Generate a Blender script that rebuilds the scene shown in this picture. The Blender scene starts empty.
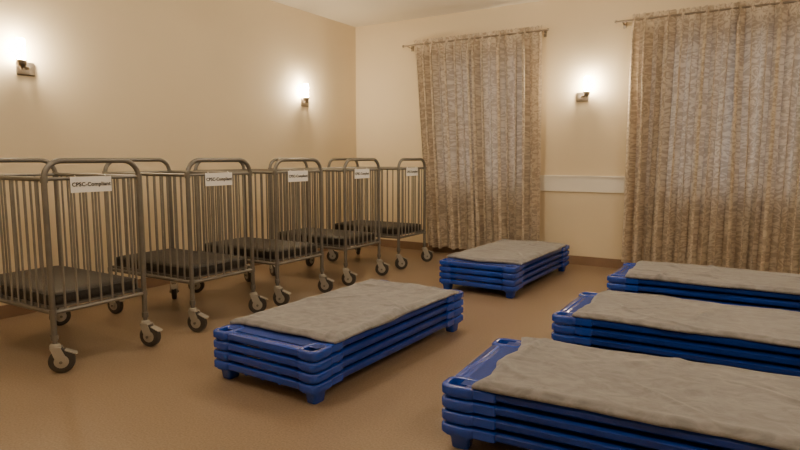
import bpy, bmesh, math, random
from mathutils import Vector, Matrix, noise
random.seed(7)
scene = bpy.context.scene
COL = scene.collection

# ---------------------------------------------------------------- materials
def new_mat(name):
    m = bpy.data.materials.new(name); m.use_nodes = True
    nt = m.node_tree; b = nt.nodes["Principled BSDF"]
    return m, nt, b

def mat_basic(name, col, rough=0.5, metal=0.0, var=0.0, vscale=8.0, bump=0.0, bscale=80.0, sheen=0.0, col2=None, coat=0.0):
    m, nt, b = new_mat(name)
    b.inputs["Roughness"].default_value = rough
    b.inputs["Metallic"].default_value = metal
    if sheen: 
        b.inputs["Sheen Weight"].default_value = sheen
    if coat: b.inputs["Coat Weight"].default_value = coat
    tc = nt.nodes.new("ShaderNodeTexCoord")
    n = nt.nodes.new("ShaderNodeTexNoise"); n.inputs["Scale"].default_value = vscale
    n.inputs["Detail"].default_value = 5
    nt.links.new(tc.outputs["Object"], n.inputs["Vector"])
    r = nt.nodes.new("ShaderNodeValToRGB")
    c2 = col2 if col2 else tuple(c*(1-var) for c in col)
    r.color_ramp.elements[0].position = 0.35; r.color_ramp.elements[1].position = 0.65
    r.color_ramp.elements[0].color = (*c2, 1); r.color_ramp.elements[1].color = (*col, 1)
    nt.links.new(n.outputs["Fac"], r.inputs["Fac"])
    nt.links.new(r.outputs["Color"], b.inputs["Base Color"])
    if bump:
        n2 = nt.nodes.new("ShaderNodeTexNoise"); n2.inputs["Scale"].default_value = bscale
        n2.inputs["Detail"].default_value = 4
        nt.links.new(tc.outputs["Object"], n2.inputs["Vector"])
        bp = nt.nodes.new("ShaderNodeBump"); bp.inputs["Strength"].default_value = bump
        bp.inputs["Distance"].default_value = 0.01
        nt.links.new(n2.outputs["Fac"], bp.inputs["Height"])
        nt.links.new(bp.outputs["Normal"], b.inputs["Normal"])
    return m

def mat_emit(name, col, strength):
    m, nt, b = new_mat(name)
    b.inputs["Base Color"].default_value = (0.9, 0.85, 0.75, 1)
    b.inputs["Emission Color"].default_value = (*col, 1)
    b.inputs["Emission Strength"].default_value = strength
    return m

M_wall = mat_basic("wall_paint", (0.78, 0.66, 0.46), 0.7, var=0.03, vscale=1.5, bump=0.05, bscale=60)
M_ceil = mat_basic("ceiling_paint", (0.84, 0.78, 0.67), 0.85, var=0.02, vscale=2)
M_trim = mat_basic("trim_paint", (0.88, 0.84, 0.75), 0.4, var=0.02)
M_base = mat_basic("baseboard_vinyl", (0.28, 0.18, 0.11), 0.5, var=0.1)
M_metal = mat_basic("crib_tube_metal", (0.215, 0.205, 0.185), 0.42, metal=0.6, var=0.12, vscale=14)
M_bar = mat_basic("crib_bar_metal", (0.285, 0.268, 0.238), 0.45, metal=0.55, var=0.12, vscale=20)
M_matt = mat_basic("crib_mattress_vinyl", (0.030, 0.026, 0.023), 0.5, var=0.45, vscale=60, bump=0.3, bscale=150)
M_tire = mat_basic("caster_rubber", (0.06, 0.052, 0.045), 0.6, var=0.2)
M_hub = mat_basic("caster_hub", (0.46, 0.43, 0.37), 0.4, metal=0.3, var=0.1)
M_label = mat_basic("label_paper", (0.90, 0.89, 0.86), 0.6, var=0.02)
M_ink = mat_basic("label_ink", (0.012, 0.011, 0.010), 0.6)
M_blue = mat_basic("cot_blue_plastic", (0.008, 0.060, 0.46), 0.26, var=0.12, vscale=5, coat=0.3)
M_dblue = mat_basic("cot_rail_blue", (0.006, 0.038, 0.31), 0.30, var=0.15, vscale=5)
M_fabric = mat_basic("cot_mesh_fabric", (0.009, 0.044, 0.31), 0.7, var=0.2, vscale=60, bump=0.2, bscale=300)
M_sconce = mat_basic("sconce_metal", (0.36, 0.31, 0.25), 0.3, metal=0.9, var=0.1)
M_glow = mat_emit("sconce_glass", (1.0, 0.80, 0.54), 300.0)
M_frame = mat_basic("window_frame_paint", (0.6, 0.55, 0.48), 0.5, var=0.05)
M_rod = mat_basic("curtain_rod_metal", (0.33, 0.28, 0.23), 0.35, metal=0.8, var=0.1)

# blanket: soft plush fleece, broad brushed patches
def blanket_mat():
    m, nt, b = new_mat("plush_blanket")
    tc = nt.nodes.new("ShaderNodeTexCoord")
    mp = nt.nodes.new("ShaderNodeMapping"); mp.inputs["Scale"].default_value = (1.0, 1.5, 1.0)
    nt.links.new(tc.outputs["Object"], mp.inputs["Vector"])
    n1 = nt.nodes.new("ShaderNodeTexNoise"); n1.inputs["Scale"].default_value = 9; n1.inputs["Detail"].default_value = 7
    n1.inputs["Roughness"].default_value = 0.64; n1.inputs["Distortion"].default_value = 1.4
    n2 = nt.nodes.new("ShaderNodeTexNoise"); n2.inputs["Scale"].default_value = 150; n2.inputs["Detail"].default_value = 2
    nt.links.new(mp.outputs[0], n1.inputs["Vector"]); nt.links.new(tc.outputs["Object"], n2.inputs["Vector"])
    r = nt.nodes.new("ShaderNodeValToRGB")
    r.color_ramp.elements[0].position = 0.33; r.color_ramp.elements[1].position = 0.67
    r.color_ramp.elements[0].color = (0.165, 0.160, 0.163, 1); r.color_ramp.elements[1].color = (0.280, 0.275, 0.280, 1)
    nt.links.new(n1.outputs["Fac"], r.inputs["Fac"])
    nt.links.new(r.outputs["Color"], b.inputs["Base Color"])
    b.inputs["Roughness"].default_value = 0.95; b.inputs["Sheen Weight"].default_value = 0.4
    b.inputs["Sheen Tint"].default_value = (0.86, 0.87, 0.9, 1)
    ml = nt.nodes.new("ShaderNodeMath"); ml.operation = 'MULTIPLY_ADD'; ml.inputs[1].default_value = 0.25
    nt.links.new(n2.outputs["Fac"], ml.inputs[0]); nt.links.new(n1.outputs["Fac"], ml.inputs[2])
    bp = nt.nodes.new("ShaderNodeBump"); bp.inputs["Strength"].default_value = 0.28; bp.inputs["Distance"].default_value = 0.010
    nt.links.new(ml.outputs[0], bp.inputs["Height"]); nt.links.new(bp.outputs["Normal"], b.inputs["Normal"])
    return m
M_blanket = blanket_mat()

def floor_mat():
    m, nt, b = new_mat("speckled_vinyl_floor")
    tc = nt.nodes.new("ShaderNodeTexCoord")
    n1 = nt.nodes.new("ShaderNodeTexNoise"); n1.inputs["Scale"].default_value = 110; n1.inputs["Detail"].default_value = 4
    n2 = nt.nodes.new("ShaderNodeTexNoise"); n2.inputs["Scale"].default_value = 1.3; n2.inputs["Detail"].default_value = 3
    for n in (n1, n2): nt.links.new(tc.outputs["Object"], n.inputs["Vector"])
    r = nt.nodes.new("ShaderNodeValToRGB")
    r.color_ramp.elements[0].position = 0.34; r.color_ramp.elements[1].position = 0.66
    r.color_ramp.elements[0].color = (0.250, 0.178, 0.115, 1); r.color_ramp.elements[1].color = (0.350, 0.260, 0.175, 1)
    nt.links.new(n1.outputs["Fac"], r.inputs["Fac"])
    mx = nt.nodes.new("ShaderNodeMix"); mx.data_type = 'RGBA'; mx.blend_type = 'MULTIPLY'
    r2 = nt.nodes.new("ShaderNodeValToRGB")
    r2.color_ramp.elements[0].position = 0.3; r2.color_ramp.elements[1].position = 0.7
    r2.color_ramp.elements[0].color = (0.92, 0.91, 0.90, 1); r2.color_ramp.elements[1].color = (1, 1, 1, 1)
    nt.links.new(n2.outputs["Fac"], r2.inputs["Fac"])
    mx.inputs[0].default_value = 1.0
    nt.links.new(r.outputs["Color"], mx.inputs[6]); nt.links.new(r2.outputs["Color"], mx.inputs[7])
    nt.links.new(mx.outputs[2], b.inputs["Base Color"])
    b.inputs["Roughness"].default_value = 0.38
    bp = nt.nodes.new("ShaderNodeBump"); bp.inputs["Strength"].default_value = 0.06; bp.inputs["Distance"].default_value = 0.003
    nt.links.new(n1.outputs["Fac"], bp.inputs["Height"]); nt.links.new(bp.outputs["Normal"], b.inputs["Normal"])
    return m
M_floor = floor_mat()

def curtain_mat():
    m, nt, b = new_mat("damask_curtain_fabric")
    tc = nt.nodes.new("ShaderNodeTexCoord")
    uvm = nt.nodes.new("ShaderNodeMapping"); uvm.inputs["Scale"].default_value = (1.0, 1.0, 1.0)
    nt.links.new(tc.outputs["UV"], uvm.inputs["Vector"])
    n1 = nt.nodes.new("ShaderNodeTexNoise"); n1.inputs["Scale"].default_value = 14; n1.inputs["Detail"].default_value = 2.5
    n1.inputs["Distortion"].default_value = 2.6
    nt.links.new(uvm.outputs[0], n1.inputs["Vector"])
    r = nt.nodes.new("ShaderNodeValToRGB")
    r.color_ramp.elements[0].position = 0.45; r.color_ramp.elements[1].position = 0.55
    r.color_ramp.elements[0].color = (0.48, 0.39, 0.29, 1); r.color_ramp.elements[1].color = (0.69, 0.595, 0.46, 1)
    nt.links.new(n1.outputs["Fac"], r.inputs["Fac"])
    nt.links.new(r.outputs["Color"], b.inputs["Base Color"])
    b.inputs["Roughness"].default_value = 0.55; b.inputs["Sheen Weight"].default_value = 0.25
    tr = nt.nodes.new("ShaderNodeBsdfTranslucent"); 
    nt.links.new(r.outputs["Color"], tr.inputs["Color"])
    mix = nt.nodes.new("ShaderNodeMixShader"); mix.inputs[0].default_value = 0.2
    out = nt.nodes["Material Output"]
    nt.links.new(b.outputs[0], mix.inputs[1]); nt.links.new(tr.outputs[0], mix.inputs[2])
    nt.links.new(mix.outputs[0], out.inputs["Surface"])
    return m
M_curtain = curtain_mat()

def glass_mat():
    m, nt, b = new_mat("window_glass")
    t = nt.nodes.new("ShaderNodeBsdfTransparent"); g = nt.nodes.new("ShaderNodeBsdfGlossy")
    g.inputs["Roughness"].default_value = 0.05
    mix = nt.nodes.new("ShaderNodeMixShader"); mix.inputs[0].default_value = 0.12
    nt.links.new(t.outputs[0], mix.inputs[1]); nt.links.new(g.outputs[0], mix.inputs[2])
    nt.links.new(mix.outputs[0], nt.nodes["Material Output"].inputs["Surface"])
    return m
M_glass = glass_mat()

# ---------------------------------------------------------------- mesh helpers
def box(bm, lo, hi, mi=0):
    x0, y0, z0 = lo; x1, y1, z1 = hi
    v = [bm.verts.new(p) for p in ((x0,y0,z0),(x1,y0,z0),(x1,y1,z0),(x0,y1,z0),(x0,y0,z1),(x1,y0,z1),(x1,y1,z1),(x0,y1,z1))]
    fs = []
    for idx in ((0,3,2,1),(4,5,6,7),(0,1,5,4),(1,2,6,5),(2,3,7,6),(3,0,4,7)):
        f = bm.faces.new([v[i] for i in idx]); f.material_index = mi; fs.append(f)
    return fs

def sweep(bm, pts, r, seg=10, mi=0, closed=False):
    pts = [Vector(p) for p in pts]
    n = len(pts); rings = []
    t0 = (pts[1]-pts[0]).normalized()
    up = Vector((0,0,1)) if abs(t0.z) < 0.9 else Vector((1,0,0))
    nrm = t0.cross(up).normalized()
    for i, p in enumerate(pts):
        if closed: t = (pts[(i+1) % n]-pts[i-1]).normalized()
        elif i == 0: t = (pts[1]-pts[0]).normalized()
        elif i == n-1: t = (pts[-1]-pts[-2]).normalized()
        else: t = (pts[i+1]-pts[i-1]).normalized()
        nrm = (nrm - t*nrm.dot(t)).normalized()
        bn = t.cross(nrm)
        rr = r[i] if isinstance(r, (list, tuple)) else r
        rings.append([bm.verts.new(p + nrm*math.cos(2*math.pi*k/seg)*rr + bn*math.sin(2*math.pi*k/seg)*rr) for k in range(seg)])
    m = n if closed else n-1
    for i in range(m):
        a, b = rings[i], rings[(i+1) % n]
        for k in range(seg):
            f = bm.faces.new([a[k], a[(k+1)%seg], b[(k+1)%seg], b[k]]); f.smooth = True; f.material_index = mi
    if not closed:
        for rg in (rings[0], rings[-1]):
            f = bm.faces.new(rg); f.material_index = mi

def rrect(cx, cy, hx, hy, rad, z, n=5):
    rad = max(0.001, min(rad, hx-0.0005, hy-0.0005)); out = []
    for qx, qy, a0 in ((1,1,0),(-1,1,90),(-1,-1,180),(1,-1,270)):
        for k in range(n+1):
            a = math.radians(a0 + 90*k/n)
            out.append((cx+qx*(hx-rad)+rad*math.cos(a), cy+qy*(hy-rad)+rad*math.sin(a), z))
    return out

def loft(bm, outlines, mi=0, smooth=True):
    rings = [[bm.verts.new(p) for p in o] for o in outlines]
    n = len(rings[0])
    for a, b in zip(rings[:-1], rings[1:]):
        for k in range(n):
            f = bm.faces.new([a[k], a[(k+1)%n], b[(k+1)%n], b[k]]); f.material_index = mi; f.smooth = smooth
    for rg in (rings[0], rings[-1]):
        f = bm.faces.new(rg); f.material_index = mi

def rbox(bm, cx, cy, hx, hy, z0, z1, rad=0.01, e=0.005, mi=0):
    loft(bm, [rrect(cx,cy,hx-e,hy-e,rad,z0), rrect(cx,cy,hx,hy,rad,z0+e), rrect(cx,cy,hx,hy,rad,z1-e), rrect(cx,cy,hx-e,hy-e,rad,z1)], mi)

def bm_to_mesh(bm, name, mats):
    bmesh.ops.recalc_face_normals(bm, faces=bm.faces[:])
    me = bpy.data.meshes.new(name); bm.to_mesh(me); bm.free()
    for m in mats: me.materials.append(m)
    try: me.set_sharp_from_angle(angle=math.radians(42))
    except Exception: pass
    return me

def obj(name, me, parent=None, loc=(0,0,0), rot=(0,0,0)):
    o = bpy.data.objects.new(name, me); COL.objects.link(o)
    if parent: o.parent = parent
    o.location = loc; o.rotation_euler = rot
    return o

def empty(name, loc=(0,0,0), rot=(0,0,0)):
    o = bpy.data.objects.new(name, None); o.empty_display_size = 0.2
    COL.objects.link(o); o.location = loc; o.rotation_euler = rot
    return o

# ---------------------------------------------------------------- room
XL, XR, YB, YF, ZC = -4.82, 2.4, 6.69, -1.6, 2.95
T = 0.15
def box_obj(name, lo, hi, mat):
    bm = bmesh.new(); box(bm, lo, hi)
    return obj(name, bm_to_mesh(bm, name, [mat]))
box_obj("floor", (XL-T, YF-T, -0.1), (XR+T, YB+T, 0), M_floor)
box_obj("ceiling", (XL-T, YF-T, ZC), (XR+T, YB+T, ZC+0.1), M_ceil)
box_obj("wall_left", (XL-T, YF-T, 0), (XL, YB+T, ZC), M_wall)
box_obj("wall_right", (XR, YF-T, 0), (XR+T, YB+T, ZC), M_wall)
box_obj("wall_front", (XL, YF-T, 0), (XR, YF, ZC), M_wall)
WIN = [(-3.55, -2.40), (-0.98, 0.32)]
WZ0, WZ1 = 0.82, 2.42
bm = bmesh.new()
xs = [XL, WIN[0][0], WIN[0][1], WIN[1][0], WIN[1][1], XR]
for i in (0, 2, 4): box(bm, (xs[i], YB, 0), (xs[i+1], YB+T, ZC))
for a, b in WIN:
    box(bm, (a, YB, 0), (b, YB+T, WZ0)); box(bm, (a, YB, WZ1), (b, YB+T, ZC))
obj("wall_back", bm_to_mesh(bm, "wall_back", [M_wall]))
for i, (a, b) in enumerate(WIN):
    w = empty(f"window_{i+1}", ((a+b)/2, YB+0.08, (WZ0+WZ1)/2))
    hx, hz = (b-a)/2, (WZ1-WZ0)/2
    bm = bmesh.new(); t = 0.05
    box(bm, (-hx, -0.03, -hz), (hx, 0.03, -hz+t)); box(bm, (-hx, -0.03, hz-t), (hx, 0.03, hz))
    box(bm, (-hx, -0.03, -hz+t), (-hx+t, 0.03, hz-t)); box(bm, (hx-t, -0.03, -hz+t), (hx, 0.03, hz-t))
    box(bm, (-0.02, -0.03, -hz+t), (0.02, 0.03, hz-t)); box(bm, (-hx+t, -0.025, -0.02), (hx-t, 0.025, 0.02))
    obj("frame", bm_to_mesh(bm, "window_frame", [M_frame]), w)
    bm = bmesh.new(); box(bm, (-hx+t, -0.004, -hz+t), (hx-t, 0.004, hz-t))
    obj("glass_pane", bm_to_mesh(bm, "glass_pane", [M_glass]), w)
# baseboards
box_obj("baseboard_left", (XL, YF, 0), (XL+0.012, YB, 0.10), M_base)
box_obj("baseboard_back", (XL+0.012, YB-0.012, 0), (XR, YB, 0.10), M_base)
box_obj("baseboard_right", (XR-0.012, YF, 0), (XR, YB-0.012, 0.10), M_base)
box_obj("baseboard_front", (XL+0.012, YF, 0), (XR-0.012, YF+0.012, 0.10), M_base)
# chair rail on the back wall between the windows
bm = bmesh.new()
box(bm, (-2.36, YB-0.022, 0.825), (-1.02, YB, 0.985)); box(bm, (-2.36, YB-0.036, 0.985), (-1.02, YB, 1.004))
obj("trim_1", bm_to_mesh(bm, "chair_rail", [M_trim]))

# ---------------------------------------------------------------- curtains
def curtain(x0, x1, bx0, bx1, rodx0, rodx1, seed):
    rng = random.Random(seed)
    cy = YB-0.125; zr = 2.60
    root = empty("curtain", ((x0+x1)/2, cy, 0))
    ox = (x0+x1)/2
    xm = (x0+x1)/2; bxm = (bx0+bx1)/2
    for pname, a, b, ba, bb in (("panel_left", x0, xm+0.01, bx0, bxm-0.006), ("panel_right", xm-0.01, x1, bxm+0.006, bx1)):
        bm = bmesh.new(); uvl = bm.loops.layers.uv.new("UVMap")
        nu, nv = 260, 46
        nf = int(round((b-a)/0.105)); ph = rng.uniform(0, 6)
        ztop, zbot = 2.655, 0.085
        grid = []
        for j in range(nv+1):
            t = j/nv
            z = ztop + (zbot-ztop)*(t**1.0)
            row = []
            drod = abs(z-zr)
            amp = 0.016 + 0.072*min(1, max(0, drod-0.01)/0.16)
            if z > zr: amp = 0.022
            for i in range(nu+1):
                s = i/nu
                w = s + 0.036*noise.noise(Vector((s*5+seed, t*0.8, 1.3)))*1.0
                p = 2*math.pi*nf*w+ph
                q = 2*math.pi*nf*0.37*w+ph*2
                am = amp*(0.72+0.36*math.sin(q))
                yo = am*math.sin(p) + 0.22*amp*math.sin(2.3*p+ph+t*1.2)*t
                xx = (a+(b-a)*s)*(1-t)+(ba+(bb-ba)*s)*t + 0.32*am*math.sin(2*p)
                zz = z + (0.012*math.sin(q*1.3+1)*(t>0.95)) + (0.006*math.sin(p*2) if j == 0 else 0)
                yo = max(-0.11, min(0.085, yo))
                row.append((bm.verts.new((xx-ox, yo, zz)), s, zz))
            grid.append(row)
        for j in range(nv):
            for i in range(nu):
                q4 = [grid[j][i], grid[j][i+1], grid[j+1][i+1], grid[j+1][i]]
                f = bm.faces.new([q[0] for q in q4]); f.smooth = True
                for lp, q in zip(f.loops, q4): lp[uvl].uv = (q[1]*(b-a)*1.5, q[2])
        me = bm_to_mesh(bm, pname, [M_curtain])
        obj(pname, me, root)
    bm = bmesh.new()
    sweep(bm, [(rodx0-ox, 0, zr), (rodx1-ox, 0, zr)], 0.010, 12)
    for ex, sg in ((rodx0, -1), (rodx1, 1)):
        e = ex-ox
        sweep(bm, [(e, 0, zr), (e+sg*0.008, 0, zr), (e+sg*0.010, 0, zr), (e+sg*0.022, 0, zr), (e+sg*0.032, 0, zr), (e+sg*0.036, 0, zr)], [0.010, 0.010, 0.014, 0.017, 0.012, 0.003], 12)
        bx = e-sg*0.045
        sweep(bm, [(bx, 0, zr-0.012), (bx, 0.05, zr-0.016), (bx, 0.12, zr-0.016)], 0.006, 8)
        box(bm, (bx-0.015, 0.113, zr-0.05), (bx+0.015, 0.124, zr+0.02))
    obj("rod", bm_to_mesh(bm, "curtain_rod", [M_rod]), root)
curtain(-3.84, -2.20, -3.63, -2.17, -3.97, -2.15, 3)
curtain(-1.25, 0.66, -1.26, 0.66, -1.39, 0.80, 11)

# ---------------------------------------------------------------- sconces
def sconce(loc, rotz, side):
    # local frame: wall at y=0, room towards -y
    root = empty("wall_sconce", loc, (0, 0, rotz))
    bm = bmesh.new()
    # rectangular back plate
    loft(bm, [[(x, y, z) for x, z, _ in rrect(0, 0, 0.065, 0.05, 0.008, 0)] for y in (0.0, -0.012)] +
             [[(x, -0.016, z) for x, z, _ in rrect(0, 0, 0.060, 0.045, 0.008, 0)]], 0)
    gx = side*0.065
    sweep(bm, [(0, -0.01, 0), (0, -0.05, 0), (gx*0.25, -0.075, 0), (gx*0.6, -0.085, 0.0), (gx, -0.085, 0.01), (gx, -0.085, 0.04)], 0.011, 10)
    sweep(bm, [(gx, -0.085, 0.0), (gx, -0.085, 0.012), (gx, -0.085, 0.03), (gx, -0.085, 0.05)], [0.018, 0.030, 0.035, 0.036], 20)
    sweep(bm, [(gx, -0.085, -0.02), (gx, -0.085, 0.0)], [0.007, 0.014], 12)
    obj("bracket", bm_to_mesh(bm, "sconce_bracket", [M_sconce]), root)
    bm = bmesh.new()
    sweep(bm, [(gx, -0.085, 0.05), (gx, -0.085, 0.10), (gx, -0.085, 0.18), (gx, -0.085, 0.205)], [0.026, 0.028, 0.030, 0.028], 20)
    obj("glass_shade", bm_to_mesh(bm, "sconce_glass", [M_glow]), root)
sconce((XL, 2.42, 1.87), math.radians(90), -1)
sconce((XL, 5.62, 1.87), math.radians(90), -1)
sconce((-1.76, YB, 1.865), 0, 1)

# ---------------------------------------------------------------- cribs
CW, CLn = 0.285, 0.47     # half extent along Y / X of posts
def build_crib_meshes():
    bm = bmesh.new()
    # end arches (inverted U, rounded corners)
    rad = 0.10; zt = 1.185
    for sx in (-CLn, CLn):
        pts = [(sx, -CW, 0.19), (sx, -CW, zt-rad)]
        for k in range(1, 9):
            a = math.pi/2*k/8
            pts.append((sx, -CW+rad-rad*math.cos(a), zt-rad+rad*math.sin(a)))
        for k in range(0, 9):
            a = math.pi/2*k/8
            pts.append((sx, CW-rad+rad*math.sin(a), zt-rad+rad*math.cos(a)))
        pts.append((sx, CW, 0.19))
        sweep(bm, pts, 0.0155, 12)
        # end panel rails
        sweep(bm, [(sx, -CW, 1.085), (sx, CW, 1.085)], 0.010, 8)
        sweep(bm, [(sx, -CW, 0.345), (sx, CW, 0.345)], 0.013, 8)
        # sleeve collars above the casters
        for sy in (-CW, CW):
            sweep(bm, [(sx, sy, 0.19), (sx, sy, 0.22), (sx, sy, 0.223)], [0.020, 0.020, 0.016], 12)
            sweep(bm, [(sx, sy, 0.33), (sx, sy, 0.362)], 0.0195, 12)
            sweep(bm, [(sx, sy, 1.065), (sx, sy, 1.10)], 0.0195, 12)
    for sy in (-CW, CW):
        sweep(bm, [(-CLn, sy, 1.085), (CLn, sy, 1.085)], 0.013, 10)
        sweep(bm, [(-CLn, sy, 0.345), (CLn, sy, 0.345)], 0.013, 10)
    tube = bm_to_mesh(bm, "crib_frame", [M_metal])
    bm = bmesh.new()
    for sx in (-CLn, CLn):
        for k in range(1, 8):
            y = -CW + 2*CW*k/8
            sweep(bm, [(sx, y, 0.345), (sx, y, 1.085)], 0.0068, 8)
    for sy in (-CW, CW):
        for k in range(1, 13):
            x = -CLn + 2*CLn*k/13
            sweep(bm, [(x, sy, 0.345), (x, sy, 1.085)], 0.0068, 8)
    bars = bm_to_mesh(bm, "crib_bars", [M_bar])
    # mattress deck: angle-iron frame and cross slats
    bm = bmesh.new()
    for sy in (-1, 1): box(bm, (-CLn+0.015, sy*(CW-0.018)-0.012, 0.355), (CLn-0.015, sy*(CW-0.018)+0.004*sy+0.012, 0.375))
    for k in range(9):
        x = -CLn+0.03+ (2*CLn-0.06)*k/8
        box(bm, (x-0.014, -CW+0.02, 0.362), (x+0.014, CW-0.02, 0.376))
    deck = bm_to_mesh(bm, "crib_deck", [M_metal])
    # mattress
    bm = bmesh.new()
    hx, hy = CLn-0.02, CW-0.018
    z0 = 0.366
    outs = []
    for ins, z in ((0.02, 0), (0.006, 0.008), (0.0, 0.022), (0.0, 0.058), (0.006, 0.070), (0.022, 0.080), (0.08, 0.084), (0.15, 0.086)):
        outs.append(rrect(0, 0, hx-ins, hy-ins, max(0.01, 0.045-ins*0.3), z0+z))
    loft(bm, outs)
    for zz in (0.012, 0.068):
        p = rrect(0, 0, hx+0.001, hy+0.001, 0.045, z0+zz)
        sweep(bm, p, 0.004, 6, closed=True)
    matt = bm_to_mesh(bm, "crib_mattress", [M_matt])
    return tube, bars, deck, matt
crib_tube, crib_bars, crib_deck, crib_matt = build_crib_meshes()

def caster_mesh():
    bm = bmesh.new()
    # stem, swivel housing
    sweep(bm, [(0, 0, 0.20), (0, 0, 0.165)], 0.013, 12, 0)
    sweep(bm, [(0, 0, 0.170), (0, 0, 0.166), (0, 0, 0.150), (0, 0, 0.145)], [0.018, 0.026, 0.030, 0.024], 16, 1)
    off = 0.03; r = 0.068
    # fork legs
    for s in (-1, 1):
        o = []
        for y in (s*0.025, s*0.030):
            o.append([(-0.022, y, 0.150), (0.030, y, 0.150), (off+0.026, y, 0.09), (off+0.013, y, r-0.014), (off-0.013, y, r-0.014), (-0.006, y, 0.10)])
        loft(bm, o, 1, smooth=False)
    box(bm, (-0.022, -0.030, 0.143), (0.032, 0.030, 0.151), 1)
    def wheel(y0, y1):
        prof = [(y0, 0.040), (y0, 0.054), (y0+0.003, 0.064), (y0+0.007, r), (y1-0.007, r), (y1-0.003, 0.064), (y1, 0.054), (y1, 0.040)]
        sweep(bm, [(off, p[0]+1e-5*i, r) for i, p in enumerate(prof)], [p[1] for p in prof], 28, 2)
        sweep(bm, [(off, y0-0.002, r), (off, y0-0.001, r), (off, y1+0.001, r), (off, y1+0.002, r)], [0.026, 0.038, 0.038, 0.026], 20, 1)
    wheel(-0.020, 0.020)
    sweep(bm, [(off, -0.037, r), (off, 0.037, r)], 0.009, 10, 0)
    # brake pedal
    o = []
    for z, e in ((0.122, 0), (0.128, 0)):
        o.append([(off+0.02, -0.022, z+0.006), (off+0.075, -0.024, z-0.018), (off+0.082, 0, z-0.022), (off+0.075, 0.024, z-0.018), (off+0.02, 0.022, z+0.006)])
    loft(bm, o, 1, smooth=False)
    return bm_to_mesh(bm, "caster", [M_metal, M_hub, M_tire])
caster_me = caster_mesh()

def label_mesh():
    bm = bmesh.new(); box(bm, (-0.002, -0.122, -0.045), (0.0, 0.122, 0.045))
    sweep(bm, [(-0.001, -0.09, 0.03), (-0.006, -0.09, 0.05), (-0.014, -0.09, 0.052)], 0.002, 6)
    sweep(bm, [(-0.001, 0.09, 0.03), (-0.006, 0.09, 0.05), (-0.014, 0.09, 0.052)], 0.002, 6)
    return bm_to_mesh(bm, "label_plate", [M_label])
label_me = label_mesh()

XC = -3.325 - CLn
for i, yc in enumerate((2.01, 2.95, 3.79, 4.71, 5.66)):
    c = empty("crib", (XC, yc, 0))
    obj("frame", crib_tube, c); obj("bars", crib_bars, c); obj("deck", crib_deck, c); obj("mattress", crib_matt, c)
    k = 0
    for sx in (-1, 1):
        for sy in (-1, 1):
            k += 1
            a = random.uniform(15, 70) if sx > 0 else random.uniform(-150, 150)
            obj(f"caster_{k}", caster_me, c, (sx*CLn, sy*CW, 0), (0, 0, math.radians(a)))
    lz = 1.050; ly = -0.03
    lb = obj("label", label_me, c, (CLn+0.019, ly, lz))
    cu = bpy.data.curves.new("label_text", 'FONT'); cu.body = "CPSC-Compliant"; cu.size = 0.0315
    cu.align_x = 'CENTER'; cu.align_y = 'CENTER'; cu.extrude = 0.0004; cu.offset = 0.0009; cu.resolution_u = 3
    cu.space_character = 1.06
    cu.materials.append(M_ink)
    obj("label_text", cu, c, (CLn+0.0205, ly, lz), (math.radians(90), 0, math.radians(90)))

# ---------------------------------------------------------------- stacking cots
W, L = 0.74, 1.60
def cot_layer():
    bm = bmesh.new()
    hx, hy = W/2, L/2
    # side rails, set back from the corner castings
    for s in (-1, 1):
        rbox(bm, s*(hx-0.039), 0, 0.021, hy-0.10, 0.013, 0.0520, 0.01, 0.009, 1)
    # end bars, two-step moulded section
    for s in (-1, 1):
        rbox(bm, 0, s*(hy-0.052), hx-0.10, 0.036, 0.008, 0.046, 0.012, 0.007, 0)
        rbox(bm, 0, s*(hy-0.034), hx-0.13, 0.020, 0.018, 0.050, 0.010, 0.005, 0)
        for q in (-0.12, 0, 0.12):
            rbox(bm, q, s*(hy-0.038), 0.010, 0.022, 0.006, 0.047, 0.004, 0.003, 0)
    # corner castings with moulded cup
    for sx in (-1, 1):
        for sy in (-1, 1):
            cx, cy = sx*(hx-0.064), sy*(hy-0.080)
            ax, ay = 0.064, 0.080
            outs = []
            for ins, z in ((0.022, 0.0), (0.013, 0.003), (0.011, 0.011), (0.001, 0.015), (0.0, 0.018), (0.0, 0.044), (0.003, 0.050), (0.010, 0.053), (0.022, 0.053), (0.026, 0.050), (0.031, 0.024)):
                outs.append(rrect(cx, cy, ax-ins, ay-ins, max(0.012, 0.040-ins*0.6), z))
            loft(bm, outs, 0)
            # strap lug reaching to the rail
            rbox(bm, sx*(hx-0.037), sy*(hy-0.19), 0.027, 0.05, 0.008, 0.0525, 0.012, 0.006, 0)
    # sleeping surface
    nx, ny = 10, 24
    g = []
    for j in range(ny+1):
        row = []
        for i in range(nx+1):
            u, v = i/nx*2-1, j/ny*2-1
            row.append(bm.verts.new((u*(hx-0.048), v*(hy-0.075), 0.049-0.010*(1-u*u)*(1-v**4))))
        g.append(row)
    for j in range(ny):
        for i in range(nx):
            f = bm.faces.new([g[j][i], g[j][i+1], g[j+1][i+1], g[j+1][i]]); f.material_index = 2; f.smooth = True
    return bm_to_mesh(bm, "cot_layer", [M_blue, M_dblue, M_fabric])
cot_me = cot_layer()
def cot_feet():
    bm = bmesh.new()
    for sx in (-1, 1):
        for sy in (-1, 1):
            cx, cy = sx*(W/2-0.065), sy*(L/2-0.080)
            loft(bm, [rrect(cx, cy, 0.028, 0.034, 0.014, 0.0), rrect(cx, cy, 0.032, 0.038, 0.016, 0.006), rrect(cx, cy, 0.036, 0.044, 0.018, 0.045), rrect(cx, cy, 0.042, 0.056, 0.02, 0.062)])
    return bm_to_mesh(bm, "cot_feet", [M_blue])
feet_me = cot_feet()

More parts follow.
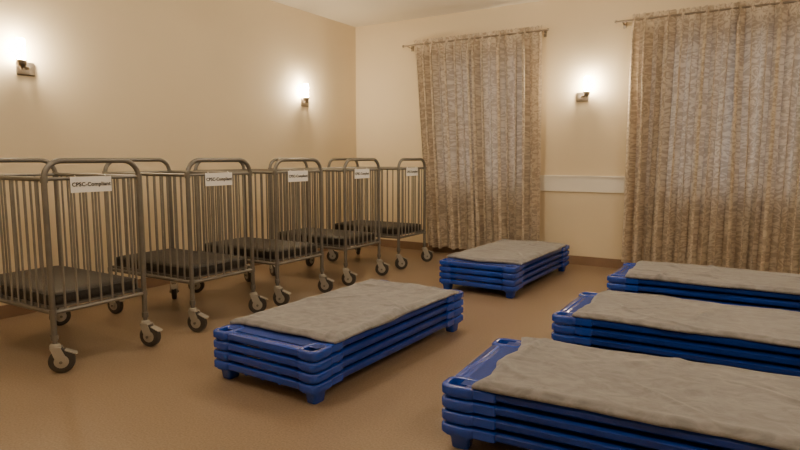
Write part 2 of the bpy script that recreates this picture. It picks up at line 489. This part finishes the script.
def blanket_mesh(seed, bw, ylo, yhi):
    bm = bmesh.new(); nx, ny = 110, 210
    rng = random.Random(seed*17)
    folds = []
    for k in range(9):
        a = rng.uniform(-0.9, 0.9) + (math.pi/2 if k % 3 == 0 else 0)
        folds.append((rng.uniform(-bw/2, bw/2), rng.uniform(ylo, yhi), math.cos(a), math.sin(a), rng.uniform(0.08, 0.28), rng.uniform(0.014, 0.030), rng.uniform(0.004, 0.011)))
    g = []
    for j in range(ny+1):
        row = []
        for i in range(nx+1):
            u, v = i/nx*2-1, j/ny
            yy = ylo + (yhi-ylo)*v
            so = seed*3.1+(5 if u > 0 else 0)
            ew = 0.020*noise.noise(Vector((yy*3, so, 0))) + 0.006*noise.noise(Vector((yy*11, so, 2)))
            el = 0.06*noise.noise(Vector((u*1.2, seed*7.7+(5 if v > .5 else 0), 4)))+0.012*noise.noise(Vector((u*4, seed*7.7, 4)))
            x = u*bw/2 + ew*abs(u)**3*(1 if u > 0 else -1)
            y = yy + el*(abs(v*2-1)**4)*(1 if v > .5 else -1)
            P = Vector((x*2.2+seed*11, y*1.6, seed))
            h = 0.012*noise.noise(P) + 0.004
            for fx, fy, ca, sa, ln, wd, ht in folds:
                dx, dy = x-fx, y-fy
                al = dx*ca+dy*sa; pe = -dx*sa+dy*ca + 0.025*math.sin(al*9+fx*20)
                if abs(pe) < 0.12: h += ht*math.exp(-(al/ln)**2)*math.exp(-(pe/wd)**2)
            h += 0.004*noise.noise(P*4) + 0.0015*noise.noise(P*9)
            de = min(1-abs(u), (min(v, 1-v))*2*(yhi-ylo)/bw)*bw/2   # distance from edge
            edge = math.exp(-(de/0.014)**2)
            z = 0.023 + max(-0.006, h)*(1-0.5*edge) + 0.004*math.exp(-((de-0.04)/0.02)**2) - 0.008*edge
            row.append(bm.verts.new((x, y, z)))
        g.append(row)
    for j in range(ny):
        for i in range(nx):
            f = bm.faces.new([g[j][i], g[j][i+1], g[j+1][i+1], g[j+1][i]]); f.smooth = True
    # rounded plush hem that rolls down onto the frame rails
    border = [(g[0][i], 0, -1) for i in range(1, nx)] + [(g[j][nx], 1, 0) for j in range(ny+1)] + [(g[ny][i], 0, 1) for i in range(nx-1, 0, -1)] + [(g[j][0], -1, 0) for j in range(ny, -1, -1)]
    prev = [b[0] for b in border]
    for fr, out in ((0.30, 0.004), (0.65, 0.004), (0.9, 0.001), (1.0, -0.006)):
        nxt = [bm.verts.new((v0.co.x+sx*out, v0.co.y+sy*out, v0.co.z*(1-fr))) for v0, sx, sy in border]
        n = len(border)
        for k in range(n):
            f = bm.faces.new([prev[k], prev[(k+1)%n], nxt[(k+1)%n], nxt[k]]); f.smooth = True
        prev = nxt
    bm.faces.new(prev)
    return bm_to_mesh(bm, "blanket", [M_blanket])

def cot_stack(loc, rotz, seed, ylo=-0.655, yhi=0.69, bw=0.722):
    c = empty("stacking_cot", loc, (0, 0, rotz))
    for k in range(4):
        obj(f"cot_frame_{k+1}", cot_me, c, (0, 0, 0.058+k*0.0555))
    obj("feet", feet_me, c)
    me = blanket_mesh(seed, bw, ylo, yhi)
    me.transform(Matrix.Rotation(rotz, 4, 'Z'))
    obj("blanket", me, None, (loc[0], loc[1], 0.2785))
cot_stack((-2.125, 2.91, 0), math.radians(-1.2), 1)
cot_stack((-2.110, 5.50, 0), math.radians(-0.8), 2)
cot_stack((-0.315, 2.495, 0), math.radians(93.2), 3, ylo=-0.69, yhi=0.655)
cot_stack((-1.04+0.8, 3.76, 0), math.radians(90.5), 4, ylo=-0.69, yhi=0.655)
cot_stack((-1.02+0.8, 5.12, 0), math.radians(90), 5, ylo=-0.69, yhi=0.655)

# ---------------------------------------------------------------- added globe lights above the view, fill for ceiling and back wall
M_diff = mat_emit("fill_globe_glow", (1.0, 0.865, 0.69), 77.0)
for (x, y) in ((-2.6, 0.9), (0.9, 1.2), (-2.3, 4.05), (0.9, 4.0)):
    root = empty("fill_globe_light", (x, y, ZC))
    bm = bmesh.new()
    sweep(bm, [(0, 0, 0), (0, 0, -0.02), (0, 0, -0.035)], [0.06, 0.06, 0.02], 20)
    sweep(bm, [(0, 0, -0.03), (0, 0, -0.14)], 0.008, 10)
    sweep(bm, [(0, 0, -0.11), (0, 0, -0.14)], [0.03, 0.05], 16)
    obj("canopy", bm_to_mesh(bm, "fill_globe_mount", [M_sconce]), root)
    bm = bmesh.new(); bmesh.ops.create_icosphere(bm, subdivisions=3, radius=0.12)
    for f in bm.faces: f.smooth = True
    obj("globe", bm_to_mesh(bm, "fill_globe", [M_diff]), root, (0, 0, -0.25))

# ---------------------------------------------------------------- world (dusk sky behind the curtains)
w = bpy.data.worlds.new("dusk_sky"); scene.world = w; w.use_nodes = True
bg = w.node_tree.nodes["Background"]; bg.inputs[0].default_value = (0.58, 0.64, 0.78, 1); bg.inputs[1].default_value = 4.2

# ---------------------------------------------------------------- camera
cd = bpy.data.cameras.new("camera"); cd.sensor_width = 36; cd.lens = 26.64
cam = bpy.data.objects.new("camera", cd); COL.objects.link(cam)
cam.location = (0, 0, 1.2); cam.rotation_euler = (math.radians(90-6.46), 0, math.radians(31.6))
scene.camera = cam
